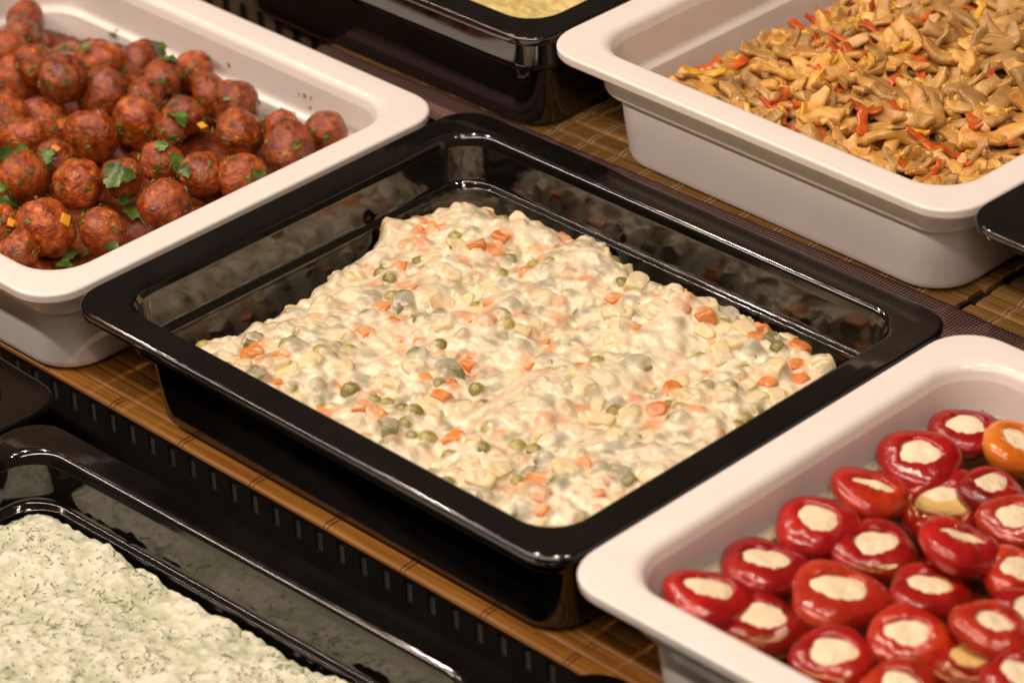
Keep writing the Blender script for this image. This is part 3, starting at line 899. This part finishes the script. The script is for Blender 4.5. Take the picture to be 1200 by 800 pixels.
# opening: (length, width, turn), tilt of the opening towards (x, y), colour
PEPSET = [((.62, .50, .3), (.05, .0), 0), ((.60, .44, .5), (.1, -.15), 0), ((.6, .55, 0), (.3, .25), 2), ((.50, .62, 0), (.1, .1), 0),
          ((.66, .22, .7), (.22, .22), 1), ((.66, .42, .6), (.18, -.32), 0), ((.56, .50, 0), (.1, -.05), 0), ((.68, .24, .75), (.2, .3), 0),
          ((.58, .52, .2), (.2, -.1), 1), ((.56, .48, 1.2), (.1, .0), 0), ((.60, .44, .6), (.05, .12), 0), ((.52, .52, 0), (.25, 0), 1),
          ((.60, .50, .7), (.1, .1), 1), ((.60, .46, .6), (.1, .15), 0), ((.62, .46, .7), (.1, .12), 0), ((.60, .50, .2), (.05, .0), 0),
          ((.58, .40, .7), (.25, .12), 1), ((.60, .46, .7), (.15, -.2), 1), ((.66, .52, .5), (.1, -.1), 0), ((.56, .46, 1.6), (.1, .0), 0),
          ((.58, .46, .2), (.15, -.1), 1), ((.55, .5, 0), (.2, 0), 0), ((.6, .5, 0), (.2, 0), 0)]
PEPTXT = ['red stuffed pepper nearest the back corner of its white pan', 'red stuffed pepper with oval filling and wet lower lip, second from the back corner',
 'orange stuffed pepper, the only orange one', 'red stuffed pepper with teardrop filling just in front of the orange one', 'scarlet stuffed pepper lying tipped back with a thin slit of filling',
 'large dark red stuffed pepper with shiny creased skin, under the raised one', 'dark red stuffed pepper with round filling along the left pan wall', 'raised red stuffed pepper lying on others, filling in a flat slot',
 'scarlet stuffed pepper cut by the right picture edge below the teardrop one', 'red stuffed pepper with jagged filling left of the raised one', 'dark red stuffed pepper by the left wall, third from the front corner',
 'stuffed pepper at the right picture edge right of the raised one', 'largest red stuffed pepper with wide round filling in the middle of the front group', 'stuffed pepper in the left front corner of its white pan',
 'small red stuffed pepper just in front of the raised one', 'red stuffed pepper next to the front rim, second from the left corner', 'scarlet stuffed pepper with narrow filling near the right edge',
 'scarlet round stuffed pepper with pale oval filling in the front group', 'red stuffed pepper touching the front rim, third from the left corner', 'dark red stuffed pepper with split white filling near the bottom right',
 'scarlet stuffed pepper cut by the bottom picture edge', 'stuffed pepper at the right edge half hidden below its neighbours', 'red stuffed pepper in the bottom right corner of the picture']


def pepper_meshes(seed, op, kind):
    """a squat pickled pepper with its top cut open and the lip rolled in, plus its cream filling"""
    r = np.random.RandomState(seed)
    n = 40
    oa, ob, turn = op
    oa *= 0.85; ob *= 0.87
    # profile: (radius, height) from the base up over the shoulder to the rolled lip; t blends the circle to the opening shape
    prof = [(0.02, -.62, 0), (0.30, -.60, 0), (0.58, -.52, 0), (0.82, -.36, 0), (0.96, -.14, 0), (1.0, 0.05, 0), (0.97, 0.23, 0), (0.89, 0.36, .08), (0.78, 0.44, .25), (None, 0.475, .60), (None, 0.470, .85), (None, 0.435, 1.0), (None, 0.37, 1.04), (None, 0.25, 1.06)]
    V, F = [], []
    lob = r.rand() * 6; la = 0.03 + 0.05 * r.rand()
    ph = r.rand(4) * 6
    th = np.linspace(0, 2 * PI, n, endpoint=False)
    jag = 1 + 0.05 * np.sin(2 * th + ph[0]) + 0.055 * np.sin(3 * th + ph[1]) + 0.03 * np.sin(5 * th + ph[2]) + 0.018 * np.sin(8 * th + ph[3]) + 0.012 * np.sin(11 * th + ph[0])
    opr = 1 / np.sqrt((np.cos(th - turn) / oa) ** 2 + (np.sin(th - turn) / ob) ** 2) * jag
    body = 1 + la * np.sin(3 * th + lob) + 0.02 * np.sin(2 * th + ph[3])
    for (R, z, t) in prof:
        for k in range(n):
            circ = (R if R is not None else 0.76) * body[k]
            rr = circ if t <= 0 else circ * (1 - t) + opr[k] * t if t <= 1 else opr[k] / t
            wr = 0.034 * math.sin(11 * th[k] + ph[2]) * math.sin(3 * th[k] + ph[0]) + 0.03 * math.sin(2 * th[k] + ph[3]) + 0.02 * math.sin(4 * th[k] + ph[1])
            zz = z + (0.03 * math.sin(3 * th[k] + lob) if z > 0 else 0) + wr * min(1, t * 1.6)
            V.append((rr * math.cos(th[k]), rr * math.sin(th[k]), zz))
    for j in range(len(prof) - 1):
        for k in range(n):
            F.append((j * n + k, j * n + (k + 1) % n, (j + 1) * n + (k + 1) % n, (j + 1) * n + k))
    F.append(tuple(range(n))[::-1])
    V = np.array(V); V = V * (1 + 0.022 * field3(V, 4.5, 14, seed))[:, None]
    me = mesh('skin', V, F)
    me.materials.append(kind)
    me.polygons.foreach_set('use_smooth', np.ones(len(me.polygons), dtype=bool))
    # filling
    dome = r.uniform(-.03, .05)
    V, F = [(0, 0, 0.435 + dome)], []
    rings = 9
    for q in range(1, rings + 1):
        f = q / rings
        for k in range(n):
            rr = opr[k] * 1.03 * f
            x, y = rr * math.cos(th[k]), rr * math.sin(th[k])
            z = 0.435 + dome * (1 - f * f) - 0.06 * f ** 5 + 0.035 * math.sin(5 * x + ph[0]) * math.cos(6 * y + ph[1]) * (1 - f ** 4)
            V.append((x, y, z))
    for k in range(n): F.append((0, 1 + k, 1 + (k + 1) % n))
    for q in range(rings - 1):
        for k in range(n):
            a = 1 + q * n + k; b = 1 + q * n + (k + 1) % n
            F.append((a, a + n, b + n, b))
    fe = mesh('cheese_filling', V, F)
    fe.materials.append(M['cheese'])
    fe.polygons.foreach_set('use_smooth', np.ones(len(fe.polygons), dtype=bool))
    return me, fe


PM = [M['pepper'], M['pepper_light'], M['pepper_orange']]


def stuffed_pepper(k, x, y, z, r, op, tilt, ci, label, group):
    me, fe = pepper_meshes(400 + k, op, PM[ci])
    root = empty('stuffed_pepper', (x * MM, y * MM, z * MM))
    nrm = Vector((tilt[0], tilt[1], 1)).normalized()
    root.rotation_euler = Vector((0, 0, 1)).rotation_difference(nrm).to_euler()
    resize(me, 0.0165); resize(fe, 0.0165)
    root.scale = (r / 16.5 * 1.13, r / 16.5 * 1.13, r / 16.5 * 0.92)
    tag(root, label, 'stuffed pepper', group)
    for nm, m_ in (('skin', me), ('cheese_filling', fe)):
        o = bpy.data.objects.new(nm, m_); C.objects.link(o); o.parent = root


for k, (x, y, z, r) in enumerate(PEP):
    op, tl, ci = PEPSET[k]
    stuffed_pepper(k, x, y, z - 0.5, r, op, tl, ci, PEPTXT[k], 'stuffed peppers in oil')
for k, (x, y) in enumerate(((500, 132), (505, 65), (462, 190), (500, 168), (430, 222), (470, 226), (508, 205), (540, 110), (540, 150), (545, 60), (545, 190), (580, 90), (580, 135), (582, 180), (590, 48))):
    stuffed_pepper(50 + k, x, y, -27, 16.5, (.58, .48, k), (.1, .05), k % 2, 'red stuffed pepper beyond the right picture edge', 'stuffed peppers beyond the picture edge')

for i in range(8):                      # the layer under the oil
    for j in range(6):
        x, y = 376 + 31 * i + rm.uniform(-4, 4), 48 + 32 * j + rm.uniform(-4, 4)
        stuffed_pepper(80 + (i * 6 + j) % 5, x, y, -46, 15.0, (.55, .45, i), (.3 * math.sin(i * j), .3 * math.cos(i + j)), (i + j) % 2 if i < 9 else 0, 'red stuffed pepper sunk in the oil under the top layer', 'stuffed peppers sunk in the oil')
n = 90
X, Y = np.meshgrid(np.linspace(351.5, 626.5, n), np.linspace(23.0, 239.0, n), indexing='ij')
Z = -21.0 + 0.12 * band(X.shape, 5, 71)
# oil creeps up against each pepper
for (x, y, z, r) in PEP:
    dd = np.hypot(X - x, Y - y) - r
    Z += 0.8 * np.exp(-np.clip(dd, 0, None) / 1.5) * (dd > -4)
mk = rrect_mask(X, Y, 351.4, 626.6, 22.9, 239.1, 22)
o = link('marinade_oil', grid_mesh('marinade_oil', X * MM, Y * MM, Z * MM, mk), None, M['oil'])
tag(o, 'clear golden marinade oil around the red stuffed peppers', 'oil', kind='stuff')
# bubbles along the oil line in the back corner
bub = resize(blob_mesh('oil_bubble', M['oil'], 77, 2, 0.0), 0.001)
for k in range(16):
    t = k / 15
    if t < 0.4:
        x, y = 353.5 + 3 * t, 205 + 70 * t
    else:
        x, y = 360 + (t - 0.4) * 85, 237.2
    x += rm.uniform(-1, 1); y += rm.uniform(-.8, .3)
    o = inst('oil_bubble', bub, None, (x * MM, y * MM, -0.0208), (0, 0, 0), (rm.uniform(.5, 1.1) * MM,) * 3)
    tag(o, 'tiny oil bubble at the oil line in the back corner of the pepper pan', 'oil bubble', 'oil bubbles at the pan wall')

# ------------------------------------------------------------------ mushroom stir-fry


def slice_mesh(name, mat, seed, kind):
    """a slice of mushroom: cap and stem outline with thickness, bent"""
    r = random.Random(seed)
    if kind == 'slice':
        up = [(-1.0, -.05), (-.96, .22), (-.78, .50), (-.45, .70), (0, .78), (.45, .70), (.78, .50), (.96, .22), (1.0, -.05)]
        dn = [(.82, -.20), (.55, -.12), (.28, -.10), (.24, -.5), (.27, -.85), (-.27, -.85), (-.24, -.5), (-.28, -.10), (-.55, -.12), (-.82, -.20)]
        pts = up + dn
    elif kind == 'half':
        pts = [(-1, -.1), (-.9, .2), (-.6, .42), (-.2, .52), (.2, .5), (.6, .38), (.92, .12), (1, -.12), (.8, -.25), (.5, -.10), (.1, .02), (-.3, .02), (-.65, -.12), (-.85, -.26)]
    else:
        w = r.uniform(.7, 1.6)
        pts = [(x, y * w) for (x, y) in [(-1, -.2), (-.95, .15), (-.5, .24), (0, .20), (.5, .26), (1, .18), (1.02, -.14), (.5, -.22), (0, -.26), (-.5, -.2)]]
    pts = [(x * r.uniform(.93, 1.07), y * r.uniform(.9, 1.1)) for (x, y) in pts]
    # refine outline
    fine = []
    for i in range(len(pts)):
        a, b = pts[i], pts[(i + 1) % len(pts)]
        fine += [a, ((a[0] + b[0]) / 2, (a[1] + b[1]) / 2)]
    bm = bmesh.new()
    vs = [bm.verts.new((x, y, 0)) for (x, y) in fine]
    f = bm.faces.new(vs)
    bmesh.ops.triangulate(bm, faces=[f])
    bmesh.ops.subdivide_edges(bm, edges=bm.edges[:], cuts=1, use_grid_fill=True)
    geo = bmesh.ops.extrude_face_region(bm, geom=bm.faces[:])
    th = r.uniform(.20, .30) if kind != 'strip' else r.uniform(.16, .26)
    for v in geo['geom']:
        if isinstance(v, bmesh.types.BMVert): v.co.z += th
    bmesh.ops.recalc_face_normals(bm, faces=bm.faces[:])
    bend, twist = r.uniform(-.55, .55), r.uniform(-.35, .35)
    ph = r.random() * 6
    for v in bm.verts:
        x, y, z = v.co
        v.co = (x + 0.04 * math.sin(5 * y + ph), y + 0.05 * math.sin(4 * x + ph), z + bend * x * x + twist * x * y + 0.05 * math.sin(6 * x + 5 * y + ph))
    bmesh.ops.subdivide_edges(bm, edges=bm.edges[:], cuts=1, use_grid_fill=True)
    for _ in range(3):
        bmesh.ops.smooth_vert(bm, verts=bm.verts[:], factor=0.5, use_axis_x=True, use_axis_y=True, use_axis_z=True)
    me = bpy.data.meshes.new(name); bm.to_mesh(me); bm.free()
    me.materials.append(mat)
    return me


def bevel_smooth(me):
    return crisp(me, 80)


def chunk_mesh(name, mat, seed):
    r = np.random.RandomState(seed)
    V, F = ico(4)
    # facet it like torn or cut meat, then roughen
    for _ in range(9):
        nrm = r.randn(3); nrm /= np.linalg.norm(nrm)
        d = V @ nrm - r.uniform(.45, .8)
        V = V - np.clip(d, 0, None)[:, None] * nrm * 0.9
    V = V * (1 + 0.07 * field3(V, 4.0, 14, seed) + 0.03 * field3(V, 11.0, 20, seed + 1))[:, None]
    V = V * np.array([1.0, r.uniform(.45, .75), r.uniform(.38, .6)])
    V[:, 2] += r.uniform(-.3, .3) * V[:, 0] ** 2
    me = mesh(name, V, F)
    me.materials.append(mat)
    return crisp(me, 80)


def stir_fry():
    cx, cy, zb = 0.1865, 0.429, -0.012
    root = tag(empty('mushroom_stir_fry', (cx, cy, zb), -0.010), 'brown mushroom and chicken stir-fry with red and yellow pepper in the white pan', 'stir-fry')
    rng = random.Random(21)
    hx, hy = 105.0, 133.0          # half extents of the food in mm

    def heap(x, y):
        e = min(hx - abs(x), hy - abs(y))
        h = 30 + 9 * (1 - (x / hx) ** 2) * (1 - (y / (hy * 1.2)) ** 2) - 14 * max(0, 1 - e / 16) ** 2
        if x < -70: h -= 5 * ((-70 - x) / 32) ** 1.3
        return h + 3.0 * math.sin(x / 17 + 1) * math.sin(y / 19)
    n = 110
    X, Y = np.meshgrid(np.linspace(-hx, hx, n), np.linspace(-hy, hy, n), indexing='ij')
    Z = np.vectorize(heap)(X, Y) - 8 + 1.5 * band(X.shape, 3, 81)
    mk = rrect_mask(X, Y, -hx - .1, hx + .1, -hy - .1, hy + .1, 20)
    link('gravy', grid_mesh('gravy', X * MM, Y * MM, Z * MM, mk), root, M['gravy'])
    protos = {
        'mushroom_slice': [bevel_smooth(slice_mesh('mushroom_slice', M['mushroom' if k % 3 else 'mushroom_grey'], 300 + k, ('slice', 'half', 'slice', 'half')[k % 4])) for k in range(8)],
        'mushroom_strip': [bevel_smooth(slice_mesh('mushroom_strip', M['mushroom' if k % 2 else 'mushroom_grey'], 320 + k, 'strip')) for k in range(6)],
        'chicken_piece': [chunk_mesh('chicken_piece', M['chicken'], 340 + k) for k in range(8)],
        'red_pepper_piece': [bevel_smooth(slice_mesh('red_pepper_piece', M['red_pepper'], 360 + k, 'strip')) for k in range(4)],
        'yellow_pepper_piece': [bevel_smooth(slice_mesh('yellow_pepper_piece', M['yellow_pepper'], 370 + k, 'strip')) for k in range(4)]}
    for ms in protos.values():
        for me in ms: resize(me, 0.011)
    size = {'mushroom_slice': (10, 16), 'mushroom_strip': (12, 19), 'chicken_piece': (8, 13), 'red_pepper_piece': (7, 11), 'yellow_pepper_piece': (7, 11)}
    count = {'mushroom_slice': 200, 'mushroom_strip': 260, 'chicken_piece': 200, 'red_pepper_piece': 105, 'yellow_pepper_piece': 85}
    for nm, ct in count.items():
        for k in range(ct):
            s = rng.uniform(*size[nm])
            x, y = rng.uniform(-hx + s * .95, hx - s * .95), rng.uniform(-hy + s * .95, hy - s * .95)
            top = nm in ('red_pepper_piece', 'yellow_pepper_piece')
            z = heap(x, y) + rng.uniform(-6, 1.0) + (1.5 if top else 0)
            lim = 0.30 if nm != 'chicken_piece' else 0.6
            o = inst(nm, protos[nm][k % len(protos[nm])], root, (x * MM, y * MM, z * MM),
                     (rng.gauss(0, lim), rng.gauss(0, lim), rng.random() * 6.3), (s * MM,) * 3)
    return root


stir_fry()

# ------------------------------------------------------------------ dill cream salad (front left)


def salad_sheet(name, parent, cx, cy, x0, x1, y0, y1, zf, mat, st=1.0, seed=0, rough=(2.0, 1.0, 0.4), colfun=None, r=20, zb=0.0, edge=6, rag=1.2):
    xs = np.arange(x0, x1 + st / 2, st); ys = np.arange(y0, y1 + st / 2, st)
    X, Y = np.meshgrid(xs, ys, indexing='ij')
    sh = X.shape
    Z = zf(X, Y) + rough[0] * band(sh, 14 / st, seed) + rough[1] * band(sh, 4.5 / st, seed + 1) + rough[2] * band(sh, 1.6 / st, seed + 2)
    dx = np.minimum(X - x0, x1 - X); dy = np.minimum(Y - y0, y1 - Y)
    s = np.minimum(dx, dy) + rag * band(sh, 4 / st, seed + 3)
    Z -= edge * np.clip(1 - s / 9, 0, 1.4) ** 2
    mk = rrect_mask(X, Y, x0 - .1, x1 + .1, y0 - .1, y1 + .1, r)
    col = colfun(X, Y, sh) if colfun else None
    me = grid_mesh(name, X * MM, Y * MM, (Z - zb) * MM, mk, col)
    return link(name, me, parent, mat), X, Y, Z


root = tag(empty('dill_salad', (0.169, -0.152, -0.112), 0.028), 'pale cream salad flecked with green dill in the lower left black pan', 'salad')


def dcol(X, Y, sh):
    t = np.clip(0.62 + 0.07 * band(sh, 9.0, 93) + 0.20 * band(sh, 3.0, 91) + 0.16 * band(sh, 1.2, 92), 0, 1)[..., None]
    a, b = np.array([.49, .54, .37]), np.array([.81, .81, .69])
    return a * (1 - t) + b * t


o, X, Y, Z = salad_sheet('cream', root, 0, 0, -135.5, 135.5, -105.5, 105.5, lambda X, Y: 34.5 + 6 * np.exp(-(((X + 40) / 70) ** 2 + ((Y + 5) / 60) ** 2)) + 3 * np.exp(-(((X + 118) / 16) ** 2 + ((Y - 86) / 16) ** 2)),
                         M['dill_cream'], 0.8, 90, (1.3, 0.65, 0.55), dcol, zb=0, edge=1.6, rag=0.6)
rd = random.Random(5)
dens = band(X.shape, 7, 95)
V, F = [], []
for q in range(6000):
    i, j = rd.randrange(4, X.shape[0] - 4), rd.randrange(4, X.shape[1] - 4)
    if dens[i, j] < rd.gauss(-0.1, 0.8): continue
    c = Vector((X[i, j], Y[i, j], Z[i, j] - 0.12 + rd.uniform(0, 0.25)))
    a = rd.random() * 6.3
    L_ = rd.choice((0.4, 0.5, 0.6, 0.9, 1.3, 2.4)) * rd.uniform(.6, 1.1)
    w = rd.uniform(.15, .40)
    d, e = Vector((math.cos(a), math.sin(a), rd.uniform(-.2, .2))), Vector((-math.sin(a), math.cos(a), 0))
    k = len(V)
    for t in (-1, 0, 1):
        for s_, zz in ((-1, 0), (0, .3), (1, 0)):
            V.append(tuple((c + d * (L_ * t) + e * (w * s_ + 0.25 * L_ * t * t * (1 if q % 2 else -1)) + Vector((0, 0, zz))) * MM))
    for t in range(2):
        for s_ in range(2):
            F.append((k + t * 3 + s_, k + t * 3 + s_ + 1, k + t * 3 + s_ + 4, k + t * 3 + s_ + 3))
o = link('dill_flecks', mesh('dill_flecks', V, F), root, M['dill'])
o['kind'] = 'stuff'

# ------------------------------------------------------------------ the foods that only show at the edges
o, *_ = salad_sheet('yellow_salad', None, 0, 0, -195, 28, 292, 565, lambda X, Y: 37 + 0 * X, M['mustard_salad'], 1.6, 110, (1.2, 0.7, 0.4), edge=4, r=22)
tag(o, 'yellow creamy salad in the black pan at the top', 'salad')
o, *_ = salad_sheet('orange_stew', None, 0, 0, -296, -30, -236, -32, lambda X, Y: -74 + 0 * X, M['stew'], 1.6, 120, (1.5, 1.0, 0.6), edge=3, r=22)
tag(o, 'orange-brown stew in the black pan at the left edge', 'stew')
o, *_ = salad_sheet('pale_salad', None, 0, 0, 354, 562, 298, 553, lambda X, Y: 24 + 0 * X, M['pale_salad'], 1.6, 130, (1.5, 1.4, 0.9), edge=4, r=22)
tag(o, 'pale salad just visible in the black pan at the right edge', 'salad')
